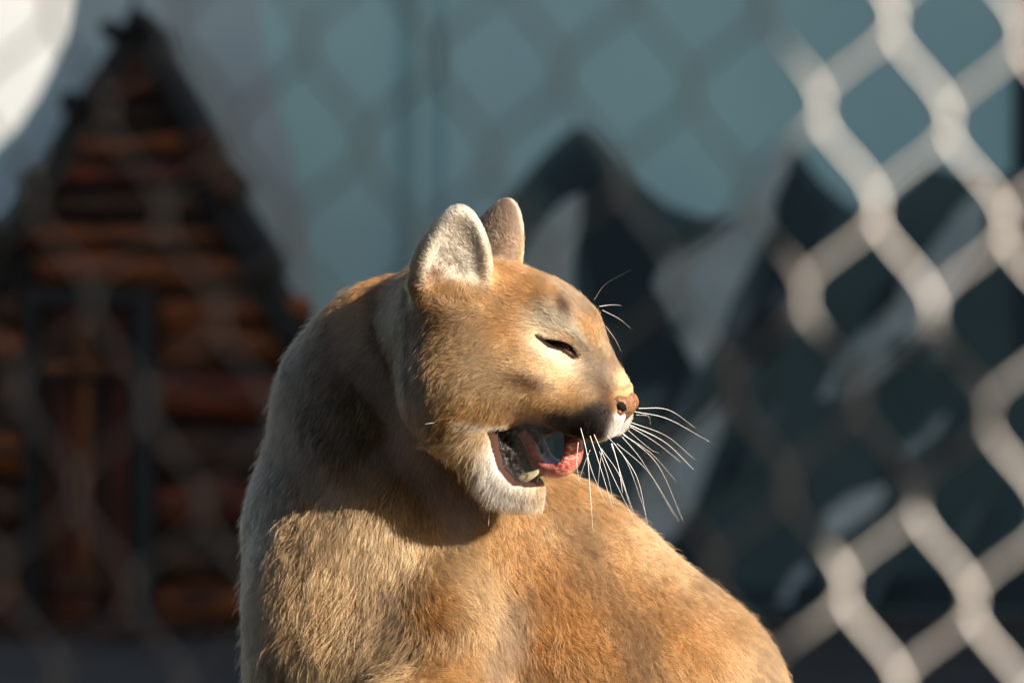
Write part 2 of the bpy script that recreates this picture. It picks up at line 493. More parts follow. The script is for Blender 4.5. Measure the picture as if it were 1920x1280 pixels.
for k in range(4):  # added boards that leave only a narrow slot for the sun
    y0 = -2.60 + k * 0.365
    sbox('shade_board', (0.95 + 0.004 * (k % 2), y0, -0.03), (0.98 + 0.004 * (k % 2), y0 + 0.355, 2.6), m_post, 0.004)


# ------------------------------------------------------------------ implicit surfaces for the animal
YAW, ROLL = R(17), R(4)
HX, HY, HD = 930.0, 660.0, -30.0
cY, sY, cR, sR = math.cos(YAW), math.sin(YAW), math.cos(ROLL), math.sin(ROLL)

def L(x, y, c=0.0):
    """photo pixel + sideways offset from the head's middle plane -> head frame (a forward, b up, c to the near side)"""
    b = (HY - y + c * sR) / cR
    cc = c * cR + b * sR
    return np.array([(x - HX + cc * sY) / cY, b, c], np.float32)

def to_head(P):
    x, B, T = P[..., 0] - HX, HY - P[..., 1], HD - P[..., 2]
    a = x * cY + T * sY
    cc = -x * sY + T * cY
    return np.stack([a, B * cR + cc * sR, -B * sR + cc * cR], -1)

def from_head(Q):
    a, b, c = Q[..., 0], Q[..., 1], Q[..., 2]
    B = b * cR - c * sR
    cc = c * cR + b * sR
    return np.stack([HX + a * cY - cc * sY, HY - B, HD - (cc * cY + a * sY)], -1)

def rot_axes(u, v):
    """orthonormal rows from two directions"""
    u = np.array(u, float); u /= np.linalg.norm(u)
    v = np.array(v, float); v -= u * (u @ v); v /= np.linalg.norm(v)
    return np.stack([u, v, np.cross(u, v)]).astype(np.float32)

def ell(c, r, M=None):
    c = np.asarray(c, np.float32); r = np.asarray(r, np.float32)
    def f(P):
        q = P - c
        if M is not None: q = q @ M.T
        k0 = np.sqrt(((q / r) ** 2).sum(-1))
        k1 = np.sqrt(((q / (r * r)) ** 2).sum(-1)) + 1e-9
        return k0 * (k0 - 1) / k1
    return f

def rot2(deg):
    a = R(deg)
    return np.array([[math.cos(a), math.sin(a), 0], [-math.sin(a), math.cos(a), 0], [0, 0, 1]], np.float32)

def cone(p1, r1, p2, r2, flat=1.0):
    p1 = np.asarray(p1, np.float32); p2 = np.asarray(p2, np.float32)
    ab = p2 - p1; l2 = float(ab @ ab)
    def f(P):
        q = P - p1
        t = np.clip((q @ ab) / l2, 0, 1)
        w = q - t[..., None] * ab
        if flat != 1.0:
            w = w * np.array([1, 1, 1 / flat], np.float32)
        return np.sqrt((w * w).sum(-1)) - (r1 + (r2 - r1) * t)
    return f

def poly2(pts):
    """signed distance to a polygon in the first two coordinates"""
    pts = np.asarray(pts, np.float32)
    def f(P):
        x, y = P[..., 0], P[..., 1]
        d2 = np.full(x.shape, 1e12, np.float32)
        ins = np.zeros(x.shape, bool)
        n = len(pts)
        for i in range(n):
            ax, ay = pts[i]; bx, by = pts[(i + 1) % n]
            ex, ey = bx - ax, by - ay
            wx, wy = x - ax, y - ay
            t = np.clip((wx * ex + wy * ey) / (ex * ex + ey * ey + 1e-9), 0, 1)
            dx, dy = wx - ex * t, wy - ey * t
            d2 = np.minimum(d2, dx * dx + dy * dy)
            cnd = ((ay <= y) & (by > y)) | ((by <= y) & (ay > y))
            with np.errstate(divide='ignore', invalid='ignore'):
                xi = ax + (y - ay) / (by - ay if by != ay else 1e-9) * ex
            ins ^= cnd & (x < xi)
        d = np.sqrt(d2)
        return np.where(ins, -d, d)
    return f

def extr(f2, lo, hi):
    def f(P):
        d = f2(P)
        c = P[..., 2]
        return np.maximum(d, np.maximum(lo - c, c - hi))
    return f

def smin(a, b, k):
    h = np.maximum(k - np.abs(a - b), 0) / k
    return np.minimum(a, b) - h * h * k * 0.25

def smax(a, b, k):
    return -smin(-a, -b, k)

def field(ops, P):
    """ops: list of (op, fn, k, space)"""
    H = None
    cur = np.full(P.shape[:-1], 1e3, np.float32)
    for op, fn, k, space in ops:
        if space == 'h' or space == 'hm':
            if H is None:
                H = to_head(P)
                HM = H.copy(); HM[..., 2] = np.abs(HM[..., 2])
            d = fn(HM if space == 'hm' else H)
        else:
            d = fn(P)
        cur = smin(cur, d, k) if op == '+' else smax(cur, -d, k) if op == '-' else smax(cur, d, k)
    return cur

def axis(segs):
    out = [segs[0][0]]
    for lo, hi, st in segs:
        n = max(1, int(round((hi - lo) / st)))
        out += list(lo + (hi - lo) * (np.arange(1, n + 1) / n))
    return np.array(out, np.float32)

def surface(ops, ax, ay, az, stages=None):
    """surface nets on a rectilinear grid; evaluates only blocks near the surface"""
    BS = 8
    def pad(a):
        n = (-len(a)) % BS
        st = a[-1] - a[-2]
        return np.concatenate([a, a[-1] + st * np.arange(1, n + 1)]).astype(np.float32)
    ax, ay, az = pad(ax), pad(ay), pad(az)
    nb = [len(a) // BS for a in (ax, ay, az)]
    cx, cy_, cz = [a.reshape(-1, BS).mean(1) for a in (ax, ay, az)]
    hx, hy, hz = [(a.reshape(-1, BS)[:, -1] - a.reshape(-1, BS)[:, 0]) * 0.5 + 8 for a in (ax, ay, az)]
    C = np.stack(np.meshgrid(cx, cy_, cz, indexing='ij'), -1).reshape(-1, 3)
    RR = np.sqrt(sum(np.square(g) for g in np.meshgrid(hx, hy, hz, indexing='ij'))).ravel()
    # stage values at the centres, per op
    Hc = to_head(C); HMc = Hc.copy(); HMc[:, 2] = np.abs(HMc[:, 2])
    dvals = [fn(HMc if sp == 'hm' else Hc if sp == 'h' else C) for _, fn, _, sp in ops]
    tot = np.full(len(C), 1e3, np.float32)
    for (op, fn, k, sp), d in zip(ops, dvals):
        tot = smin(tot, d, k) if op == '+' else smax(tot, -d, k) if op == '-' else smax(tot, d, k)
    near = np.abs(tot) < RR * 1.8 + 10
    F = np.where(tot < 0, -1e3, 1e3).astype(np.float32)
    F = np.broadcast_to(F.reshape(nb[0], 1, nb[1], 1, nb[2], 1), (nb[0], BS, nb[1], BS, nb[2], BS)).copy()
    ids = np.nonzero(near)[0]
    bi, bj, bk = np.unravel_index(ids, nb)
    X = ax.reshape(-1, BS)[bi]; Yv = ay.reshape(-1, BS)[bj]; Z = az.reshape(-1, BS)[bk]
    n = len(ids)
    CH = 1500
    for s in range(0, n, CH):
        e = min(n, s + CH); m = e - s
        P = np.empty((m, BS, BS, BS, 3), np.float32)
        P[..., 0] = X[s:e, :, None, None]; P[..., 1] = Yv[s:e, None, :, None]; P[..., 2] = Z[s:e, None, None, :]
        P = P.reshape(m, -1, 3)
        Hh = to_head(P); HM = Hh.copy(); HM[..., 2] = np.abs(HM[..., 2])
        cur = np.full(P.shape[:2], 1e3, np.float32)
        idc = ids[s:e]; r = RR[idc] * 1.6
        for (op, fn, k, sp), dv in zip(ops, dvals):
            dc = dv[idc]
            if op == '+': use = dc < np.maximum(tot[idc], 0) + 2 * r + k + 10
            elif op == '-': use = dc < r + k + 10
            else: use = dc > -(r + k + 10)
            if not use.any(): continue
            src = HM if sp == 'hm' else Hh if sp == 'h' else P
            d = fn(src[use])
            c0 = cur[use]
            cur[use] = smin(c0, d, k) if op == '+' else smax(c0, -d, k) if op == '-' else smax(c0, d, k)
        F[bi[s:e], :, bj[s:e], :, bk[s:e], :] = cur.reshape(m, BS, BS, BS)
    F = F.reshape(nb[0] * BS, nb[1] * BS, nb[2] * BS)
    F[0] = 1e3; F[-1] = 1e3; F[:, 0] = 1e3; F[:, -1] = 1e3; F[:, :, 0] = 1e3; F[:, :, -1] = 1e3
    ins = F < 0
    cnt = np.zeros(tuple(s - 1 for s in F.shape), np.int8)
    offs = [(i, j, k) for i in (0, 1) for j in (0, 1) for k in (0, 1)]
    sl = lambda o, s: tuple(slice(o[q], s[q] - 1 + o[q]) for q in range(3))
    for o in offs: cnt += ins[sl(o, F.shape)]
    act = np.argwhere((cnt > 0) & (cnt < 8))
    vid = np.full(cnt.shape, -1, np.int32)
    vid[act[:, 0], act[:, 1], act[:, 2]] = np.arange(len(act))
    axs = (ax, ay, az)
    acc = np.zeros((len(act), 3)); num = np.zeros(len(act))
    for o1 in offs:
        for q in range(3):
            if o1[q]: continue
            o2 = list(o1); o2[q] = 1
            i1 = act + o1; i2 = act + o2
            f1 = F[i1[:, 0], i1[:, 1], i1[:, 2]]; f2 = F[i2[:, 0], i2[:, 1], i2[:, 2]]
            m = (f1 < 0) != (f2 < 0)
            t = np.where(m, f1 / np.where(m, f1 - f2, 1), 0)
            t = np.clip(t, 0, 1)
            p1 = np.stack([axs[w][i1[:, w]] for w in range(3)], -1)
            p2 = np.stack([axs[w][i2[:, w]] for w in range(3)], -1)
            acc += np.where(m[:, None], p1 + (p2 - p1) * t[:, None], 0)
            num += m
    V = acc / num[:, None]
    quads = []
    for q in range(3):
        u, v = (q + 1) % 3, (q + 2) % 3
        a = [slice(None)] * 3; b = [slice(None)] * 3
        a[q] = slice(0, -1); b[q] = slice(1, None)
        A, Bv = ins[tuple(a)], ins[tuple(b)]
        ch = np.argwhere(A != Bv)
        ch = ch[(ch[:, u] > 0) & (ch[:, v] > 0) & (ch[:, u] < F.shape[u] - 1) & (ch[:, v] < F.shape[v] - 1)]
        flip = A[ch[:, 0], ch[:, 1], ch[:, 2]]
        eu = np.eye(3, dtype=int)[u]; ev = np.eye(3, dtype=int)[v]
        g = lambda d: vid[(ch - d)[:, 0], (ch - d)[:, 1], (ch - d)[:, 2]]
        Q = np.stack([g(eu + ev), g(ev), g(0 * eu), g(eu)], 1)
        Q[~flip] = Q[~flip][:, ::-1]
        quads.append(Q)
    Q = np.concatenate(quads)
    Q = Q[(Q >= 0).all(1)]
    return V.astype(np.float32), Q

def relax(V, Q, it=2, lam=0.5):
    E = np.concatenate([Q[:, [0, 1]], Q[:, [1, 2]], Q[:, [2, 3]], Q[:, [3, 0]]])
    for _ in range(it):
        s = np.zeros_like(V, dtype=np.float64); n = np.zeros(len(V))
        for q in range(3):
            s[:, q] = np.bincount(E[:, 0], V[E[:, 1], q], len(V)) + np.bincount(E[:, 1], V[E[:, 0], q], len(V))
        n = np.bincount(E[:, 0], minlength=len(V)) + np.bincount(E[:, 1], minlength=len(V))
        V = V + lam * (s / np.maximum(n, 1)[:, None] - V)
    return V

def to_world(V):
    """px space -> metres; keeps handedness by the flip of y (faces are reversed by the caller)"""
    return np.stack([(V[:, 0] - 960) * S, V[:, 2] * S, CAM_Z + (640 - V[:, 1]) * S], 1)

# ------------------------------------------------------------------ the cougar: one continuous body
def V3(*a): return np.array(a, np.float32)

prof = [(740, 470), (860, 474), (910, 484), (980, 499), (1040, 527), (1083, 559), (1109, 589), (1124, 617), (1135, 646), (1151, 676),
        (1172, 706), (1182, 724), (1184, 746), (1174, 781), (1162, 808), (1132, 828), (1092, 826), (1060, 850), (1017, 903), (1013, 936),
        (985, 950), (945, 943), (905, 902), (874, 858), (842, 828), (760, 900), (600, 900), (600, 470)]
prof_l = [L(x, y, 0)[:2] for x, y in prof]
cav = [(944, 806), (990, 801), (1045, 809), (1085, 822), (1130, 832), (1120, 905), (1028, 901), (1000, 903), (974, 897), (955, 872), (946, 838)]
cav_l = [L(x, y, 40)[:2] for x, y in cav]
slit = [(1015, 626), (1031, 635), (1054, 639), (1070, 648), (1084, 667), (1077, 671), (1058, 655), (1038, 647), (1021, 633)]
slit_l = [L(x, y, 66)[:2] for x, y in slit]

EAR_OPEN = np.array([0.42, 0.0, 0.91]); EAR_OPEN /= np.linalg.norm(EAR_OPEN)
ear_base, ear_tip = L(840, 560, 100), L(866, 404, 146)
ear_ax = (ear_tip - ear_base); ear_ax = ear_ax / np.linalg.norm(ear_ax)
ME = rot_axes(ear_ax, EAR_OPEN)          # rows: along ear, opening, across
ear_c = ear_base + ear_ax * 78

def tear(c, r, M, tp):
    e = ell((0, 0, 0), r)
    def f(P):
        q = (P - c.astype(np.float32)) @ M.T
        k = 1.0 - tp * np.clip(q[..., 0] / 112.0, -0.8, 1.0)
        q = q.copy(); q[..., 2] = q[..., 2] / k
        return e(q) * 0.85
    return f
ops = [
    # head (mirrored about its middle plane)
    ('+', ell(L(890, 615, 0), (150, 142, 132)), 1, 'hm'),
    ('+', ell(L(1000, 610, 0), (138, 118, 88)), 40, 'hm'),
    ('+', cone(L(1085, 628, 0), 58, L(1158, 735, 0), 40), 40, 'hm'),
    ('+', ell(L(1048, 592, 46), (52, 34, 34), rot2(-30)), 26, 'hm'),     # brow
    ('+', ell(L(955, 690, 70), (115, 78, 74), rot2(-12)), 50, 'hm'),       # cheek bone
    ('+', ell(L(865, 735, 70), (112, 100, 88)), 60, 'hm'),              # cheek ruff
    ('+', ell(L(1050, 735, 34), (96, 66, 56), rot2(-8)), 40, 'hm'),       # upper jaw
    ('+', ell(L(1106, 780, 38), (68, 52, 46), rot2(-8)), 22, 'hm'),       # whisker pad
    ('+', ell(L(1150, 785, 14), (40, 38, 24)), 14, 'hm'),
    ('+', cone(L(865, 800, 62), 62, L(935, 900, 34), 48), 40, 'hm'),      # lower jaw
    ('+', cone(L(930, 895, 32), 46, L(985, 918, 10), 40), 30, 'hm'),
    ('+', ell(L(985, 925, 8), (42, 36, 36)), 20, 'hm'),
    ('+', ell(L(1046, 646, 42), (46, 36, 29), rot2(-28)), 14, 'hm'),      # lids
    ('*', poly2(prof_l), 26, 'hm'),
    ('-', extr(poly2(cav_l), -1, 300), 10, 'hm'),
    ('+', ell(L(962, 848, 0), (58, 62, 60)), 16, 'hm'),                   # back of the mouth, tongue root
    ('+', ell(L(985, 806, 0), (60, 18, 40)), 12, 'hm'),                   # palate
    ('-', extr(poly2(slit_l), 50, 300), 5, 'hm'),
    # ears
    ('+', tear(ear_c, (108, 34, 74), ME, 0.34), 26, 'hm'),
    ('-', tear(ear_c + EAR_OPEN * 42 + ear_ax * 2 + ME[2] * 9, (102, 37, 67), ME, 0.34), 7, 'hm'),
    ('+', ell(L(846, 568, 92), (54, 38, 32)), 40, 'hm'),
    # neck, chest, trunk (photo pixels + depth)
    ('+', cone(V3(850, 640, 110), 156, V3(748, 785, 268), 232), 50, 'w'),
    ('+', ell(V3(738, 684, 190), (160, 158, 120)), 50, 'w'),             # nape
    ('+', cone(V3(748, 785, 268), 232, V3(714, 1010, 275), 254), 60, 'w'),
    ('+', cone(V3(714, 1010, 275), 254, V3(740, 1230, 250), 282), 60, 'w'),
    ('+', ell(V3(905, 1130, 280), (250, 250, 210)), 80, 'w'),
    ('+', ell(V3(1062, 1062, 290), (134, 134, 150)), 90, 'w'),
    ('+', ell(V3(1150, 1180, 280), (168, 168, 170)), 100, 'w'),
    ('+', ell(V3(1285, 1335, 280), (182, 182, 180)), 100, 'w'),
    ('+', cone(V3(900, 1140, 280), 245, V3(1180, 1400, 270), 288), 80, 'w'),
    ('+', ell(V3(835, 1260, 30), (118, 215, 98), rot2(0)), 40, 'w'),   # shoulder
    ('+', ell(V3(600, 1150, 130), (132, 210, 112)), 56, 'w'),             # breast
    ('+', cone(V3(1180, 1400, 270), 300, V3(1380, 1900, 170), 330), 80, 'w'),
    ('+', ell(V3(1330, 2080, 20), (300, 250, 150)), 80, 'w'),             # haunch
    ('+', ell(V3(1330, 2080, 330), (300, 250, 150)), 80, 'w'),
    ('+', cone(V3(1150, 2290, -60), 62, V3(1330, 2280, -40), 75), 50, 'w'),
    ('+', cone(V3(1150, 2290, 400), 62, V3(1330, 2280, 380), 75), 50, 'w'),
    ('+', cone(V3(800, 1400, -70), 150, V3(760, 1800, -60), 82), 70, 'w'),
    ('+', cone(V3(760, 1800, -60), 82, V3(745, 2230, -60), 62), 40, 'w'),
    ('+', ell(V3(700, 2300, -60), (110, 58, 70)), 40, 'w'),
    ('+', cone(V3(800, 1400, 210), 150, V3(760, 1800, 200), 82), 70, 'w'),
    ('+', cone(V3(760, 1800, 200), 82, V3(745, 2230, 200), 62), 40, 'w'),
    ('+', ell(V3(700, 2300, 200), (110, 58, 70)), 40, 'w'),
    ('+', cone(V3(1640, 2220, 170), 70, V3(1820, 2318, 60), 42), 40, 'w'),
    ('+', cone(V3(1820, 2318, 60), 42, V3(1500, 2322, -260), 38), 30, 'w'),
    ('*', lambda P: P[..., 1] - 2357.0, 14, 'w'),
]
ax = axis([(380, 740, 7), (740, 1220, 3), (1220, 1960, 9)])
ay = axis([(340, 980, 3), (980, 1320, 6), (1320, 2420, 15)])
az = axis([(-340, -230, 7), (-230, 120, 3.2), (120, 560, 9)])
bv, bq = surface(ops, ax, ay, az)
bv = relax(bv, bq, 2, 0.4).astype(np.float32)

# ------------------------------------------------------------------ coat colour, direction and length
TAN = (0.61, 0.345, 0.135); CREAM = (0.82, 0.60, 0.35); WHITE = (0.88, 0.83, 0.75); ORANGE = (0.60, 0.25, 0.05)
GREY = (0.36, 0.26, 0.175); BLACK = (0.016, 0.012, 0.010); BROWN = (0.15, 0.065, 0.025); PALE = (0.72, 0.46, 0.22)
splats = [  # x, y, rx, ry, degrees, colour, strength
    (1000, 545, 120, 45, 20, ORANGE, .35), (970, 625, 60, 36, 0, ORANGE, .45), (850, 620, 60, 40, 0, GREY, .35), (930, 700, 90, 44, 0, CREAM, .45),
    (1033, 600, 38, 30, 0, (.90, .74, .52), 1), (1048, 668, 50, 13, 30, (.92, .78, .58), 1), (1082, 630, 10, 30, -35, (.92, .78, .58), 1), (1095, 660, 9, 26, -35, BROWN, .7), (1059, 578, 13, 21, -20, BROWN, 1),
    (1082, 562, 9, 54, -42, BROWN, .9), (1062, 545, 8, 50, -48, CREAM, .5), (1120, 690, 36, 46, -30, GREY, .95), (1140, 640, 16, 24, -20, CREAM, .5),
    (1172, 712, 18, 16, 0, CREAM, .7), (995, 713, 36, 14, 12, BROWN, 1), (850, 735, 18, 6, -20, BROWN, .45), (1136, 742, 13, 28, -20, BROWN, .9),
    (1097, 798, 68, 31, 2, BLACK, 1), (1117, 771, 30, 23, -10, BLACK, 1), (1058, 788, 34, 16, 20, BLACK, .85), 
    (1163, 798, 20, 30, 20, WHITE, 1), (1150, 824, 26, 9, -12, WHITE, 1), (915, 797, 50, 9, 8, WHITE, .7), (935, 880, 40, 62, -25, WHITE, .95),
    (985, 935, 48, 30, 0, WHITE, 1), (895, 815, 26, 22, 0, CREAM, .6), (880, 800, 12, 8, 20, BROWN, .3), (850, 850, 40, 36, 0, CREAM, .5),
    (1050, 690, 40, 26, 0, CREAM, .35), 
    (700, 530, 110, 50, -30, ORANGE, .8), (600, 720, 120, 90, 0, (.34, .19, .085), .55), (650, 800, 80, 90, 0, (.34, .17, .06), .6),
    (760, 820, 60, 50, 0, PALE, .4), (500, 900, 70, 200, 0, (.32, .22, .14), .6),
    (600, 1060, 190, 170, 0, PALE, .8), (740, 980, 80, 70, 0, CREAM, .5), (620, 1230, 150, 90, 0, PALE, .5), (690, 1200, 40, 90, 0, GREY, .4),
    (800, 1160, 62, 62, 0, (.33, .19, .085), .7), (810, 1140, 34, 46, 0, ORANGE, .3), (880, 1090, 40, 70, -30, CREAM, .4),
    (1060, 930, 90, 40, 40, (.62, .38, .16), .7), (1010, 980, 40, 60, 0, CREAM, .5), (985, 1060, 30, 90, 5, ORANGE, .45), (1015, 1180, 46, 110, 10, ORANGE, .6),
    (950, 1200, 28, 110, 14, GREY, .5), (1080, 1020, 42, 90, -30, GREY, .3), (1170, 960, 60, 26, 40, ORANGE, .35), (1260, 1070, 50, 120, -42, CREAM, .45),
    (1110, 1150, 60, 110, -35, ORANGE, .3), (1180, 1200, 40, 110, -25, GREY, .3), (1320, 1190, 60, 120, -42, ORANGE, .3), (1420, 1270, 60, 60, 0, CREAM, .3),
]
def vnoise(P, f, seed=0):
    """cheap smooth value noise in 3-D"""
    Q = P * f + seed * 17.3
    i = np.floor(Q).astype(np.int64); u = Q - i; u = u * u * (3 - 2 * u)
    out = 0
    for dx in (0, 1):
        for dy in (0, 1):
            for dz in (0, 1):
                h = ((i[:, 0] + dx) * 73856093) ^ ((i[:, 1] + dy) * 19349663) ^ ((i[:, 2] + dz) * 83492791)
                h = (h * 2654435761 % 4294967296) / 4294967296.0
                w = (u[:, 0] if dx else 1 - u[:, 0]) * (u[:, 1] if dy else 1 - u[:, 1]) * (u[:, 2] if dz else 1 - u[:, 2])
                out = out + h * w
    return out

def near_xy(P):
    """photo position of a point, the head's far half mirrored on the near one"""
    H = to_head(P)
    Hm = H.copy(); Hm[:, 2] = np.abs(Hm[:, 2])
    M = from_head(Hm)
    head = (P[:, 0] > 770) & (P[:, 1] < 960) & (H[:, 0] > -190)
    return np.where(head[:, None], M[:, :2], P[:, :2]), H

def ear_mask(H):
    q = (np.stack([H[:, 0], H[:, 1], np.abs(H[:, 2])], 1) - ear_c) @ ME.T
    return q

def coat(P, N):
    xy, H = near_xy(P)
    C = np.tile(np.array(TAN), (len(P), 1))
    onhead = np.clip((150 - P[:, 2] - np.clip(P[:, 1] - 820, 0, 100) * 1.2) / 30, 0, 1)
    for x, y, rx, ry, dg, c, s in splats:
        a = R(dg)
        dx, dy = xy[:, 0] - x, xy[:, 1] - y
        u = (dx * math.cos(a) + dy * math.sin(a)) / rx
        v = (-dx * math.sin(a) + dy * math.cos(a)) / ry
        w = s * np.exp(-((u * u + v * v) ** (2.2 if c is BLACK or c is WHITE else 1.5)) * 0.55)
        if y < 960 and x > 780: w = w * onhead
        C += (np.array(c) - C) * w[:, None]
    q = ear_mask(H)
    inear = (np.abs(q[:, 0]) < 122) & (np.abs(q[:, 1]) < 60) & (np.abs(q[:, 2]) < 76) & (q[:, 0] > -70)
    NH = np.stack([N[:, 0] * cY - N[:, 1] * 0, N[:, 2], -N[:, 1]], 1)
    nh = to_head_dir(N)
    nh[:, 2] *= np.sign(H[:, 2] + 1e-6)
    op = nh @ EAR_OPEN
    w = np.clip((q[:, 0] + 55) / 30, 0, 1) * inear
    inside = w * np.clip((op + 0.05) / 0.3, 0, 1)
    back = w * np.clip((-op + 0.1) / 0.3, 0, 1)
    ci = np.array((.95, .84, .70)) + np.zeros_like(C)
    rim = np.clip((np.abs(q[:, 2]) - 46) / 14, 0, 1)
    hole = np.exp(-(((xy[:, 0] - 818) / 16) ** 2 + ((xy[:, 1] - 518) / 14) ** 2))
    ci = ci + (np.array((.25, .10, .05)) - ci) * (hole * 0.9)[:, None]
    ci = ci + (np.array((.5, .33, .18)) - ci) * (rim * 0.6)[:, None]
    C += (ci - C) * inside[:, None]
    C += (np.array((.37, .26, .19)) - C) * (back * .9)[:, None]
    mott = 0.80 + 0.4 * vnoise(P, 0.045, 1) * 0.6 + 0.4 * vnoise(P, 0.012, 2) * 0.5
    return np.clip(C * mott[:, None] * 0.93, 0.004, 0.95), inside

def to_head_dir(N):
    # world normal (X, Y depth, Z up) -> head frame
    x, B, T = N[:, 0], N[:, 2], -N[:, 1]
    a = x * cY + T * sY
    cc = -x * sY + T * cY
    return np.stack([a, B * cR + cc * sR, -B * sR + cc * cR], -1)

ctrl = np.array([  # x, y, dir x, dir y, length px, lift
    (1172, 715, -.6, -.8, 6, .25), (1130, 650, -.7, -.7, 8, .3), (1100, 590, -.75, -.65, 10, .35), (1000, 525, -.95, -.3, 11, .35), (905, 505, -1, 0, 12, .4),
    (1060, 620, -.8, -.4, 9, .4), (1050, 680, -.9, .3, 10, .35), (1050, 730, -1, .1, 11, .35), (950, 690, -1, .12, 15, .35), (960, 620, -1, -.05, 14, .35),
    (850, 650, -.9, .35, 20, .4), (860, 770, -.8, .55, 26, .4), (1100, 760, -.8, .5, 8, .4), (1140, 815, -.3, .9, 12, .45), (1160, 795, -.3, .9, 8, .4),
    (1080, 800, -.5, .85, 13, .45), (1000, 780, -.75, .6, 15, .4), (900, 820, -.5, .85, 24, .45), (930, 890, -.6, .8, 28, .5), (985, 940, -.25, 1, 24, .5),
    (800, 600, -.8, .55, 22, .4), (780, 700, -.7, .7, 34, .45), (750, 780, -.55, .85, 36, .45), (850, 470, -.2, -.9, 12, .4), (840, 530, .5, -.5, 24, .7),
    (920, 430, -.3, -.9, 10, .4), (960, 480, -.4, -.9, 14, .5), (870, 520, .3, -.8, 22, .6),
    (690, 535, -.85, .5, 28, .42), (600, 650, -.65, .75, 34, .4), (520, 800, -.3, .95, 38, .4), (465, 950, -.15, 1, 40, .4), (600, 850, -.35, .93, 42, .4),
    (700, 850, -.3, .95, 40, .45), (560, 1050, -.2, 1, 54, .45), (490, 1130, -.55, .85, 60, .6), (470, 1230, -.6, .8, 64, .65), (700, 1000, 0, 1, 48, .4), (700, 1140, -.2, 1, 58, .5),
    (760, 1090, .2, .9, 50, .5), (740, 1190, -.6, .8, 58, .6), (840, 1130, .8, .5, 46, .5), (810, 1210, .3, .9, 50, .65), (900, 1050, .45, .9, 34, .38), (620, 1230, -.1, 1, 64, .5),
    (850, 960, .2, 1, 38, .4), (960, 1000, .35, .93, 26, .35),
    (1000, 1000, .5, .85, 26, .35), (1060, 930, .8, .6, 26, .42), (1120, 1000, .72, .7, 28, .35), (1200, 1100, .62, .78, 27, .35), (1300, 1150, .62, .78, 26, .35), (1000, 1200, .38, .92, 30, .35),
    (1100, 1200, .6, .8, 28, .35), (1400, 1250, .65, .75, 26, .38), (1200, 1000, .75, .66, 27, .4), (900, 1250, .3, .95, 36, .38)], float)

def groom(xy):
    D = np.zeros((len(xy), 2)); Ln = np.zeros(len(xy)); Lf = np.zeros(len(xy)); Ws = np.zeros(len(xy))
    for x, y, dx, dy, ln, lf in ctrl:
        sc_ = 30.0 if (y < 960 and x > 770) else 60.0
        w = 1.0 / (((xy[:, 0] - x) ** 2 + (xy[:, 1] - y) ** 2) / sc_ ** 2 + 0.15) ** 1.7
        D[:, 0] += w * dx; D[:, 1] += w * dy; Ln += w * ln; Lf += w * lf; Ws += w
    Ln = Ln / Ws
    return D / Ws[:, None], np.where(Ln > 20, 20 + (Ln - 20) * 0.62, Ln), Lf / Ws * 0.9

def unit(a): return a / (np.linalg.norm(a, axis=1, keepdims=True) + 1e-9)

cougar = empty('cougar', (W(1000, 2360, 100).x, W(0, 0, 100).y, 0.0))
tag(cougar, 'tan cougar sitting in sunlight, head turned back with mouth open and tongue curled', 'cougar')
wv = to_world(bv)
body_me = mesh_np('body', wv, bq)
nrm = np.empty(len(wv) * 3, np.float32)
body_me.vertices.foreach_get('normal', nrm)
nrm = nrm.reshape(-1, 3)

# skin colour: coat, bare dark mouth, black eye rim
def bare(P):
    """0 furred .. 1 bare; also kind of bare skin"""
    xy, H = near_xy(P)
    Hm = np.stack([H[:, 0], H[:, 1], np.abs(H[:, 2])], 1)
    dc = poly2(cav_l)(Hm)
    ds = poly2(slit_l)(Hm)
    mouth = (dc < 3) & (H[:, 0] > -60)
    dn = np.minimum(ell(L(1171, 757, 0), (30, 31, 42))(Hm), ell(L(1160, 757, 42), (24, 24, 30))(Hm))
    return mouth, dc, ds, dn

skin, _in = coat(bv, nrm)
mouth, dc, ds, dn = bare(bv)
hm = to_head(bv); facing = np.abs(hm[:, 2]) > 40
skin = skin * 0.8
headm = (hm[:, 0] > -60) & (bv[:, 1] < 960)
lip = headm & (dc < 9)
skin[lip] = (0.055, 0.027, 0.02)
skin[headm & (dc < -1)] = (0.02, 0.014, 0.013)
inner = headm & (dc < -9)
skin[inner] = (0.022, 0.014, 0.013)
eye_rim = headm & (ds < 3) & facing
skin[eye_rim] = (0.022, 0.013, 0.010)
ca = body_me.color_attributes.new('skin_col', 'FLOAT_COLOR', 'POINT')
ca.data.foreach_set('color', np.concatenate([skin, np.ones((len(skin), 1))], 1).astype(np.float32).ravel())
body_me.materials.append(attr_mat('cougar_skin', 'skin_col', 0.8, 0.0, 0.08))
body_me.materials.append(mat('wet_mouth', (0.020, 0.013, 0.012), 0.16, noise=0.5, scale=120, bump=0.9, spec=0.35))
mi = (headm & (dc < 1) & (bv[:, 1] < 930))[bq].all(1).astype(np.int32)
body_me.polygons.foreach_set('material_index', mi)
body = put('body', body_me, None, cougar)

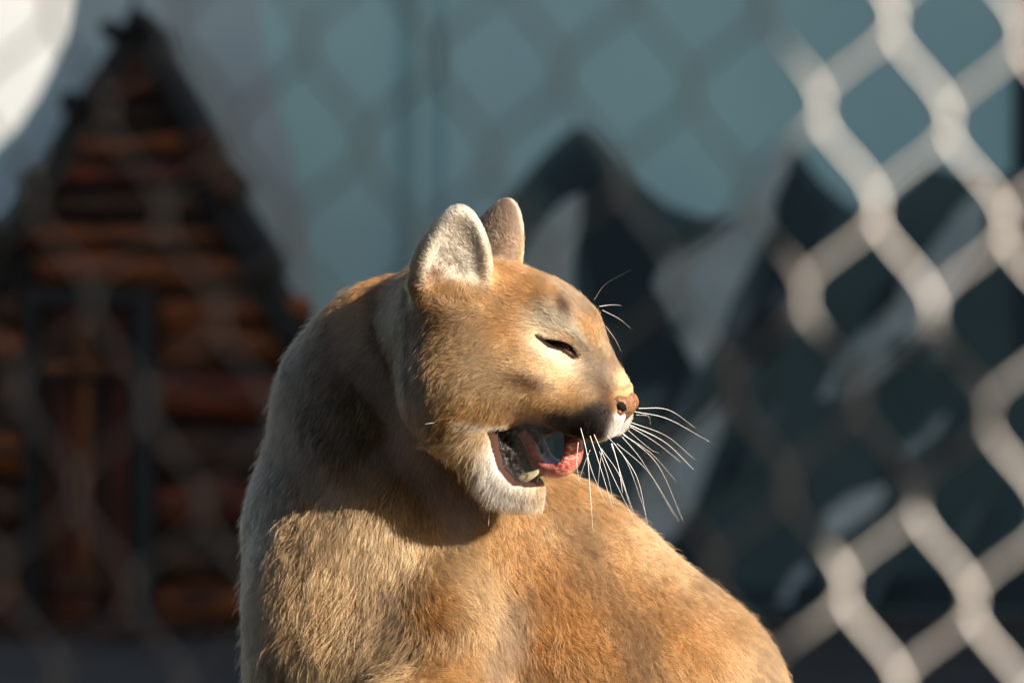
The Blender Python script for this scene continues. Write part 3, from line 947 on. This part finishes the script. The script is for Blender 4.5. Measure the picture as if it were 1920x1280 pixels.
# ------------------------------------------------------------------ fur
def hair_mat():
    m = bpy.data.materials.new('cougar_fur')
    m.use_nodes = True
    nt = m.node_tree; nt.nodes.clear()
    out = nt.nodes.new('ShaderNodeOutputMaterial')
    at_ = nt.nodes.new('ShaderNodeAttribute'); at_.attribute_name = 'hair_col'
    hi = nt.nodes.new('ShaderNodeHairInfo')
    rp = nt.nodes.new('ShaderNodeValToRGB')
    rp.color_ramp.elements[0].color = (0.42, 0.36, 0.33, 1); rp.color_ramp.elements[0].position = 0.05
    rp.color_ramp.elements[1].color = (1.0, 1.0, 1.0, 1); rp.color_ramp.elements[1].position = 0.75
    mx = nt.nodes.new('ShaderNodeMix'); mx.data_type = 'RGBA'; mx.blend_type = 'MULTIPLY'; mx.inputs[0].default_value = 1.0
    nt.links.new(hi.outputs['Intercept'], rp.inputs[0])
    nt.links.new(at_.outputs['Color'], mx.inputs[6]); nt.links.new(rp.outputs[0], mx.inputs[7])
    hb = nt.nodes.new('ShaderNodeBsdfHairPrincipled')
    hb.model = 'CHIANG'
    hb.parametrization = 'COLOR'
    hb.inputs['Roughness'].default_value = 0.35
    hb.inputs['Radial Roughness'].default_value = 0.55
    hb.inputs['Coat'].default_value = 0.0
    hb.inputs['IOR'].default_value = 1.42
    hb.inputs['Random Roughness'].default_value = 0.2
    nt.links.new(mx.outputs[2], hb.inputs['Color'])
    df = nt.nodes.new('ShaderNodeBsdfDiffuse')
    nt.links.new(mx.outputs[2], df.inputs['Color'])
    ms = nt.nodes.new('ShaderNodeMixShader'); ms.inputs[0].default_value = 0.45
    nt.links.new(hb.outputs[0], ms.inputs[1]); nt.links.new(df.outputs[0], ms.inputs[2])
    nt.links.new(ms.outputs[0], out.inputs['Surface'])
    return m
FUR = hair_mat()

def curves_object(name, pts, radii, cols, matl, parent):
    """pts [n, k, 3] world; radii [n, k]; cols [n, 3]"""
    n, k, _ = pts.shape
    hc = bpy.data.hair_curves.new(name)
    hc.add_curves([k] * n)
    hc.attributes['position'].data.foreach_set('vector', pts.astype(np.float32).ravel())
    ra = hc.attributes.get('radius') or hc.attributes.new('radius', 'FLOAT', 'POINT')
    ra.data.foreach_set('value', radii.astype(np.float32).ravel())
    cc = hc.attributes.new('hair_col', 'FLOAT_COLOR', 'CURVE')
    cc.data.foreach_set('color', np.concatenate([cols, np.ones((n, 1))], 1).astype(np.float32).ravel())
    hc.materials.append(matl)
    o = bpy.data.objects.new(name, hc)
    col.objects.link(o)
    o.parent = parent
    o.matrix_parent_inverse = Matrix.Translation(-parent.location)
    return o

def spline_pts(pts, n):
    p = np.asarray(pts, float); t = np.linspace(0, len(p) - 1, n)
    return np.stack([np.interp(t, np.arange(len(p)), p[:, k]) for k in range(3)], 1)

def make_fur(n_total):
    tri = np.concatenate([bq[:, [0, 1, 2]], bq[:, [0, 2, 3]]])
    A, B, C = bv[tri[:, 0]], bv[tri[:, 1]], bv[tri[:, 2]]
    cen = (A + B + C) / 3
    area = 0.5 * np.linalg.norm(np.cross(B - A, C - A), axis=1)
    tn = unit(nrm[tri].mean(1))
    view = unit(np.stack([(960 - cen[:, 0]), np.full(len(cen), -8000.) - cen[:, 2], -(640 - cen[:, 1])], 1))
    facing = (tn * view).sum(1)
    vis = np.clip((facing + 0.55) / 0.45, 0, 1) * (cen[:, 1] < 1360)
    xy, H = near_xy(cen)
    _, ln, _ = groom(xy)
    dens = np.clip(26.0 / ln, 0.45, 2.6)
    far = (H[:, 2] < -20) & (cen[:, 1] < 960) & (cen[:, 0] > 800) & (facing < 0.1)
    dens = np.where(far, dens * 0.5, dens)
    p = area * vis * dens
    p /= p.sum()
    t = rng.choice(len(tri), n_total, p=p)
    u, v = rng.random(n_total), rng.random(n_total)
    f = u + v > 1; u[f], v[f] = 1 - u[f], 1 - v[f]
    P = A[t] + (B[t] - A[t]) * u[:, None] + (C[t] - A[t]) * v[:, None]
    N = unit(nrm[tri[t, 0]] * (1 - u - v)[:, None] + nrm[tri[t, 1]] * u[:, None] + nrm[tri[t, 2]] * v[:, None])
    mouth, dc, ds, dn = bare(P)
    Hh = to_head(P)
    headm = (Hh[:, 0] > -60) & (P[:, 1] < 960)
    keep = ~(headm & ((dc < 9) | ((ds < 2.5) & (np.abs(Hh[:, 2]) > 40)) | (dn < 1)))
    P, N = P[keep], N[keep]
    n = len(P)
    xy, H = near_xy(P)
    D, Ln, Lf = groom(xy)
    C_, inear = coat(P, N)
    eyed = poly2(slit_l)(np.stack([H[:, 0], H[:, 1], np.abs(H[:, 2])], 1))
    qe = ear_mask(H)
    mid = (np.abs(qe[:, 2]) < 36) & (qe[:, 0] < 20)
    Ln = np.where(inear > .5, np.where((rng.random(n) < 0.2) & mid, 24, 7), Ln)
    Ln = np.where((qe[:, 0] > -40) & (np.abs(qe[:, 1]) < 60) & (np.abs(qe[:, 2]) < 90) & ~mid, np.minimum(Ln, 7), Ln)
    Ln = np.where((eyed < 14) & (H[:, 2] > 20) & (H[:, 0] > 40), 8, Ln)
    dlip = poly2(cav_l)(np.stack([H[:, 0], H[:, 1], np.abs(H[:, 2])], 1))
    Ln = np.where((dlip < 24) & (H[:, 0] > -60) & (P[:, 1] < 960), np.minimum(Ln, 9), Ln)
    # clumps: hairs of one cell lean the same way
    cell = np.floor(P / np.clip(Ln * 0.42, 4, 24)[:, None] + 0.35 * rng.standard_normal((n, 3))).astype(np.int64)
    h = (cell[:, 0] * 73856093) ^ (cell[:, 1] * 19349663) ^ (cell[:, 2] * 83492791)
    def hr(s): return ((h * 2654435761 + s * 40503) % 4294967296 * 1103515245 % 4294967296) / 4294967296.0 - 0.5
    wob = np.stack([vnoise(P, 0.03, 5) - .5, vnoise(P, 0.03, 6) - .5], 1)
    D = D + wob * 0.9 + np.stack([hr(1), hr(2)], 1) * np.where((P[:, 1] < 960) & (P[:, 0] > 770) & (P[:, 2] < 60), 0.3, 0.55)[:, None] + rng.standard_normal((n, 2)) * 0.12
    T = np.stack([D[:, 0], np.zeros(n), -D[:, 1]], 1)
    T = T - N * (T * N).sum(1)[:, None]
    T = unit(T)
    Bn = np.cross(N, T)
    lift = Lf * (0.75 + 0.6 * rng.random(n)) + hr(3) * 0.22
    Ln = Ln * (0.6 + 0.6 * rng.random(n)) * (1 + hr(4) * 0.35)
    Ln = np.where((P[:, 1] < 960) & (P[:, 0] > 800), Ln * 1.2, Ln)
    hd = (P[:, 1] < 960) & (P[:, 0] > 770) & (P[:, 2] < 60)
    jaw = hd & (P[:, 1] > 815) & (P[:, 0] < 1025)
    Ln = np.where(jaw & (dlip > 14), Ln * 0.95 + 4, Ln)
    Ln = np.where(hd & ~jaw & (Ln > 12), 12 + (Ln - 12) * 0.55, Ln)
    lift = np.where(hd, lift * 0.8, lift)
    stray = rng.random(n) < 0.02
    lift = np.where(stray, lift + 0.35, lift); Ln = np.where(stray, Ln * 1.25, Ln)
    K = 5
    s = np.linspace(0, 1, K)
    curl = (rng.standard_normal(n) * 0.10 + hr(5) * 0.35)
    base = np.stack([P[:, 0], P[:, 2], -P[:, 1]], 1)
    st = s[None, :, None]
    lf = lift[:, None, None]
    pts = base[:, None, :] - N[:, None, :] * 0.6 + Ln[:, None, None] * (
        T[:, None, :] * st * np.cos(lf) + N[:, None, :] * (np.sin(lf) * (1.25 * st - 0.62 * st * st)) + Bn[:, None, :] * curl[:, None, None] * st * st)
    pts = np.stack([(pts[..., 0] - 960) * S, pts[..., 1] * S, CAM_Z + (640 + pts[..., 2]) * S], -1)
    r0 = np.clip(0.085 + Ln * 0.0016, 0.08, 0.16) * 0.001 * (0.8 + 0.4 * rng.random(n))
    rad = r0[:, None] * np.array([1.0, 1.0, 0.9, 0.65, 0.15])[None, :]
    val = np.exp(rng.standard_normal(n) * 0.28 + hr(6) * 0.5)
    dark = rng.random(n) < 0.16
    val = np.where(dark, val * 0.45, val)
    lum = C_.mean(1, keepdims=True)
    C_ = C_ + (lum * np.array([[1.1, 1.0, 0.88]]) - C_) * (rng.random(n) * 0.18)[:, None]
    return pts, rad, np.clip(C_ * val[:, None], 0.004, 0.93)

N_HAIR = 460000
if N_HAIR:
    fp, fr, fc = make_fur(N_HAIR)
    lk = []
    lash = spline_pts([L(x, y, c) for x, y, c in ((1013, 623, 66), (1031, 631, 69), (1052, 633, 68), (1066, 644, 64))], 90)
    for q in lash:
        j = rng.standard_normal(3)
        l_ = 9 + 5 * rng.random()
        d0 = np.array([0.15 + 0.25 * j[0], -0.15 + 0.2 * j[1], 0.9])
        lk.append([q + d0 * l_ * t + np.array([0.25, -0.75, 0.0]) * l_ * t * t for t in np.linspace(0, 1, 5)])
    lk = np.array(lk)
    lw = to_world(from_head(lk).reshape(-1, 3)).reshape(lk.shape)
    fp = np.concatenate([fp, lw]); fr = np.concatenate([fr, np.full((90, 5), 0.00013) * np.array([1, 1, .9, .7, .2])])
    fc = np.concatenate([fc, np.full((90, 3), 0.02)])
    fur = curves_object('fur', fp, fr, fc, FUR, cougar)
    tag(fur, kind='stuff')

# ------------------------------------------------------------------ face parts
def spline(pts, n):
    """Catmull-Rom through points"""
    p = np.asarray(pts, float)
    p = np.concatenate([2 * p[:1] - p[1:2], p, 2 * p[-1:] - p[-2:-1]])
    m = len(p) - 3
    t = np.linspace(0, m - 1e-6, n)
    i = t.astype(int); u = (t - i)[:, None]
    a, b, c, d = p[i], p[i + 1], p[i + 2], p[i + 3]
    return 0.5 * (2 * b + (c - a) * u + (2 * a - 5 * b + 4 * c - d) * u ** 2 + (3 * b - a - 3 * c + d) * u ** 3)

def part_sdf(name, ops_, lo, hi, res, matl, parent, it=2):
    v, q = surface(ops_, axis([(lo[0], hi[0], res)]), axis([(lo[1], hi[1], res)]), axis([(lo[2], hi[2], res)]))
    v = relax(v, q, it, 0.4)
    return put(name, mesh_np(name, to_world(v), q), matl, parent)

# nose leather
m_nose = mat('nose_leather', (0.30, 0.135, 0.062), 0.42, noise=0.45, scale=260, bump=0.35, spec=0.5)
nops = [
    ('+', ell(L(1164, 751, 0), (25, 25, 32)), 1, 'hm'),
    ('+', ell(L(1154, 758, 38), (20, 20, 21)), 12, 'hm'),
    ('+', cone(L(1168, 765, 0), 18, L(1160, 790, 0), 8), 12, 'hm'),
    ('-', ell(L(1160, 760, 61), (12, 8.5, 17), rot2(-18)), 4, 'hm'),
    ('-', ell(L(1149, 764, 59), (10, 4.5, 10), rot2(14)), 4, 'hm'),
    ('-', cone(L(1187, 752, 0), 1.5, L(1178, 794, 0), 2), 4, 'hm'),
]
nose = part_sdf('nose', nops, (1100, 705, -150), (1220, 815, 70), 1.6, m_nose, cougar)
m_dark = mat('nostril_dark', (0.010, 0.007, 0.006), 0.9, spec=0.05)
for sgn in (1, -1):
    c = L(1160, 760, 48.5); c[2] *= sgn
    bm = bmesh.new()
    bmesh.ops.create_uvsphere(bm, u_segments=12, v_segments=8, radius=1)
    for v in bm.verts:
        q = np.array([[c[0] + v.co.x * 12, c[1] + v.co.y * 8.5 - v.co.x * 3, c[2] + v.co.z * 6]])
        v.co = Vector(to_world(from_head(q))[0])
    put('nostril', bm_mesh(bm, 'nostril', True), m_dark, nose)

# eyes, nearly shut
def eye_mat():
    m = bpy.data.materials.new('eye'); m.use_nodes = True
    nt = m.node_tree; b = nt.nodes['Principled BSDF']
    b.inputs['Base Color'].default_value = (0.10, 0.04, 0.016, 1)
    b.inputs['Roughness'].default_value = 0.06
    b.inputs['Coat Weight'].default_value = 0.6
    return m
m_eye = eye_mat()
m_lid = mat('eyelid_skin', (0.34, 0.15, 0.09), 0.35, noise=0.5, scale=200)
for sgn in (1, -1):
    c = L(1050, 648, 45); c[2] *= sgn
    bm = bmesh.new()
    bmesh.ops.create_uvsphere(bm, u_segments=32, v_segments=20, radius=1)
    for v in bm.verts:
        q = np.array([[c[0] + v.co.x * 27, c[1] + v.co.y * 24, c[2] + v.co.z * 21 * 1.0]])
        v.co = Vector(to_world(from_head(q))[0])
    eye = put('eye', bm_mesh(bm, 'eye', True), m_eye, cougar)
    # wet lower lid and inner corner
    lp = [L(x, y, cc) for x, y, cc in ((1018, 634, 64), (1034, 648, 66), (1054, 654, 66), (1070, 663, 62), (1082, 671, 56))]
    lp = np.array(lp); lp[:, 2] *= sgn
    v, f = tube(to_world(from_head(spline(lp, 20))), np.interp(np.linspace(0, 1, 20), [0, .3, .7, 1], [1.0, 3.4, 4.2, 1.4]) * S, 8)
    put('lower_eyelid', mesh_np('lower_eyelid', v, f), m_lid, eye)
    up = [L(x, y, cc) for x, y, cc in ((1010, 620, 66), (1030, 628, 69), (1054, 627, 68), (1068, 639, 64), (1084, 664, 56))]
    up = np.array(up); up[:, 2] *= sgn
    v, f = tube(to_world(from_head(spline(up, 20))), np.interp(np.linspace(0, 1, 20), [0, .3, .8, 1], [0.8, 1.9, 2.2, 0.9]) * S, 8)
    put('upper_eyelid', mesh_np('upper_eyelid', v, f), m_dark, eye)

# tongue: a broad sheet curled up to the upper lip
def tongue_mat():
    m = bpy.data.materials.new('tongue'); m.use_nodes = True
    nt = m.node_tree; b = nt.nodes['Principled BSDF']
    a = nt.nodes.new('ShaderNodeAttribute'); a.attribute_name = 'along'
    sp = nt.nodes.new('ShaderNodeSeparateColor')
    tc = nt.nodes.new('ShaderNodeTexCoord')
    nz = nt.nodes.new('ShaderNodeTexNoise'); nz.inputs['Scale'].default_value = 90; nz.inputs['Detail'].default_value = 5
    wv_ = nt.nodes.new('ShaderNodeMath'); wv_.operation = 'MULTIPLY_ADD'; wv_.inputs[1].default_value = 130; 
    sn = nt.nodes.new('ShaderNodeMath'); sn.operation = 'SINE'
    m2 = nt.nodes.new('ShaderNodeMath'); m2.operation = 'MULTIPLY'; m2.inputs[1].default_value = 26.0
    nt.links.new(tc.outputs['Object'], nz.inputs['Vector'])
    nt.links.new(a.outputs['Color'], sp.inputs[0])
    nt.links.new(nz.outputs['Fac'], m2.inputs[0])
    nt.links.new(sp.outputs[0], wv_.inputs[0]); nt.links.new(m2.outputs[0], wv_.inputs[2])
    nt.links.new(wv_.outputs[0], sn.inputs[0])
    rp = nt.nodes.new('ShaderNodeValToRGB')
    rp.color_ramp.elements[0].position = 0.1; rp.color_ramp.elements[1].position = 0.75
    rp.color_ramp.elements[0].color = (0.42, 0.095, 0.075, 1); rp.color_ramp.elements[1].color = (0.60, 0.24, 0.185, 1)
    nt.links.new(sn.outputs[0], rp.inputs[0])
    nt.links.new(rp.outputs[0], b.inputs['Base Color'])
    b.inputs['Roughness'].default_value = 0.28
    b.inputs['Subsurface Weight'].default_value = 0.35
    b.inputs['Subsurface Radius'].default_value = (0.004, 0.0012, 0.0008)
    bp = nt.nodes.new('ShaderNodeBump'); bp.inputs['Strength'].default_value = 0.12; bp.inputs['Distance'].default_value = 0.001
    nt.links.new(sn.outputs[0], bp.inputs['Height']); nt.links.new(bp.outputs[0], b.inputs['Normal'])
    return m
tp = np.array([L(x, y, 20) for x, y in ((975, 812), (990, 838), (1002, 862), (1022, 879), (1046, 881), (1066, 868), (1074, 846), (1073, 822), (1066, 806))])
tp[:, 2] = 0
NT, NS = 44, 22
pc = spline(tp, NT)
tan_ = np.gradient(pc, axis=0); tan_ /= np.linalg.norm(tan_, axis=1, keepdims=True)
nn = np.stack([-tan_[:, 1], tan_[:, 0], np.zeros(NT)], 1)
tt = np.linspace(0, 1, NT)
hw = np.interp(tt, [0, .3, .6, .85, 1], [46, 46, 46, 42, 26])
th = np.interp(tt, [0, .3, .6, .9, 1], [20, 15, 12.5, 9, 4])
verts, colr = [], []
for i in range(NT):
    for j in range(NS):
        a_ = j / NS * 2 * math.pi
        ca_, sa_ = math.cos(a_), math.sin(a_)
        cx = hw[i] * math.copysign(abs(ca_) ** 0.75, ca_)
        ny = th[i] * math.copysign(abs(sa_) ** 0.85, sa_)
        groove = -4.0 * math.exp(-(cx / 12) ** 2) * (1 if sa_ > 0 else 0)
        cup = 10 * (cx / hw[i]) ** 2
        q = pc[i] + nn[i] * (ny + groove + cup) + np.array([0, 0, cx])
        verts.append(q); colr.append((tt[i], abs(cx) / 50, 0, 1))
faces = [(i * NS + j, i * NS + (j + 1) % NS, (i + 1) * NS + (j + 1) % NS, (i + 1) * NS + j) for i in range(NT - 1) for j in range(NS)]
tv = to_world(from_head(np.array(verts)))
tm = mesh_np('tongue', tv, faces)
ca = tm.color_attributes.new('along', 'FLOAT_COLOR', 'POINT')
ca.data.foreach_set('color', np.array(colr, np.float32).ravel())
put('tongue', tm, tongue_mat(), cougar)

# teeth of the lower jaw
m_tooth = mat('tooth_enamel', (0.72, 0.62, 0.40), 0.25, noise=0.25, scale=150, spec=0.6)
m_gum = mat('gum', (0.22, 0.075, 0.07), 0.25, noise=0.6, scale=180, bump=0.4)
def tooth(pts, radii, sgn, name='canine_tooth'):
    p = np.array([L(x, y, c) for x, y, c in pts]); p[:, 2] *= sgn
    v, f = tube(to_world(from_head(spline(p, 12))), np.interp(np.linspace(0, 1, 12), np.linspace(0, 1, len(radii)), radii) * S, 10)
    return put(name, mesh_np(name, v, f), m_tooth, cougar)
for sgn in (1, -1):
    tooth(((966, 902, 36), (978, 896, 38), (992, 890, 40), (1006, 882, 40), (1019, 866, 38)), (9, 9.5, 8, 5.2, .5), sgn)
    for x, y, c, h_ in ((960, 874, 40, 9), (953, 850, 46, 8)):
        tooth(((x - 8, y, c - 4), (x + 2, y - 2, c - 4), (x + h_, y - 6, c - 4)), (6, 5, 1), sgn, 'cheek_tooth')
for k, c in enumerate((-14, -7, 0, 7, 14)):
    tooth(((1002, 905, c), (1006, 899, c), (1009, 893, c)), (3.6, 3.2, 1.2), 1, 'incisor_tooth')
gp = np.array([L(x, y, 0) for x, y in ((960, 885), (985, 905), (1012, 906))]); 
bm = bmesh.new()
bmesh.ops.create_uvsphere(bm, u_segments=24, v_segments=14, radius=1)
cg = L(985, 901, 0)
for v in bm.verts:
    q = np.array([[cg[0] + v.co.x * 34 + v.co.y * 4, cg[1] + v.co.y * 12 - v.co.x * 4, cg[2] + v.co.z * 33]])
    v.co = Vector(to_world(from_head(q))[0])
put('lower_gum', bm_mesh(bm, 'lower_gum', True), m_gum, cougar)

# whiskers, brow and chin bristles: photo points (x, y) with sideways offset in the head's frame
m_wh = mat('whisker', (0.85, 0.80, 0.74), 0.35, spec=0.5)
def crop2(*p): return [(800 + .2891 * x, 640 + .2891 * y) for x, y in p]
wl = [  # points, offset at root, offset at tip, root radius px
    (crop2((990, 550), (1030, 720), (1050, 980), (1065, 1200)), 84, 150, .62),
    (crop2((1012, 640), (1060, 820), (1135, 1000)), 82, 140, .55), (crop2((1050, 600), (1130, 850), (1188, 1050)), 80, 135, .6),
    (crop2((1075, 590), (1190, 850), (1335, 1150)), 78, 140, .65), (crop2((1120, 680), (1235, 850), (1318, 1100)), 74, 120, .55),
    (crop2((1185, 650), (1230, 800), (1255, 960)), 60, 90, .8), (crop2((1190, 650), (1255, 880), (1325, 1090)), 60, 110, .65),
    (crop2((1205, 650), (1345, 860), (1410, 1150)), 58, 100, .68), (crop2((1222, 650), (1420, 830), (1605, 1130)), 54, 110, .5),
    (crop2((1050, 690), (1020, 760), (975, 890)), 80, 100, .4), (crop2((975, 640), (965, 780), (985, 910)), 84, 110, .45),
    (crop2((1125, 690), (1110, 800), (1100, 910)), 76, 100, .35), (crop2((1110, 700), (1160, 850), (1195, 1020)), 76, 120, .4),
    (crop2((1160, 600), (1280, 760), (1400, 1090)), 66, 110, .5),
    (crop2((1265, 590), (1490, 790), (1662, 1160)), -20, -110, .62), (crop2((1270, 600), (1450, 720), (1612, 900)), -20, -80, .45),
    (crop2((1310, 535), (1540, 650), (1732, 830)), -25, -120, .72), (crop2((1320, 520), (1550, 610), (1738, 765)), -25, -120, .45),
    (crop2((1340, 450), (1560, 500), (1835, 650)), -20, -130, .55), (crop2((1365, 428), (1560, 440), (1742, 560)), -20, -120, .5),
    (crop2((1310, 545), (1480, 650), (1642, 777)), -22, -100, .5), (crop2((1300, 570), (1440, 690), (1505, 720)), -20, -70, .35),
    (crop2((1260, 610), (1400, 780), (1600, 1120)), -15, -90, .45), (crop2((1350, 470), (1430, 480), (1445, 540)), -15, -50, .3),
    (crop2((445, 1045), (410, 1100), (402, 1185)), 40, 70, .45), (crop2((430, 1030), (400, 1065), (385, 1105)), 45, 70, .3),
    (crop2((230, 690), (190, 705), (165, 735)), 60, 80, .4), (crop2((160, 350), (200, 300), (235, 280)), 150, 165, .6), (crop2((150, 455), (70, 510), (0, 525)), 130, 165, .5),
    ([(1112, 563), (1133, 534), (1178, 509)], 10, 60, .5), ([(1122, 575), (1145, 572), (1164, 573)], -10, -60, .35),
    ([(1128, 582), (1160, 598), (1183, 616)], -20, -90, .3), ([(1134, 612), (1152, 636), (1164, 659)], -20, -70, .35),
]
for pts, c0, c1, r0 in wl:
    n_ = len(pts)
    p = np.array([L(x, y, 0) for x, y in pts])
    p = np.array([L(x, y, c0 + (c1 - c0) * i / (n_ - 1)) for i, (x, y) in enumerate(pts)])
    sp_ = spline(p, 18)
    v, f = tube(to_world(from_head(sp_)), np.linspace(1, 0.25, 18) * r0 * 1.15 * S, 5)
    put('whisker', mesh_np('whisker', v, f), m_wh, cougar)
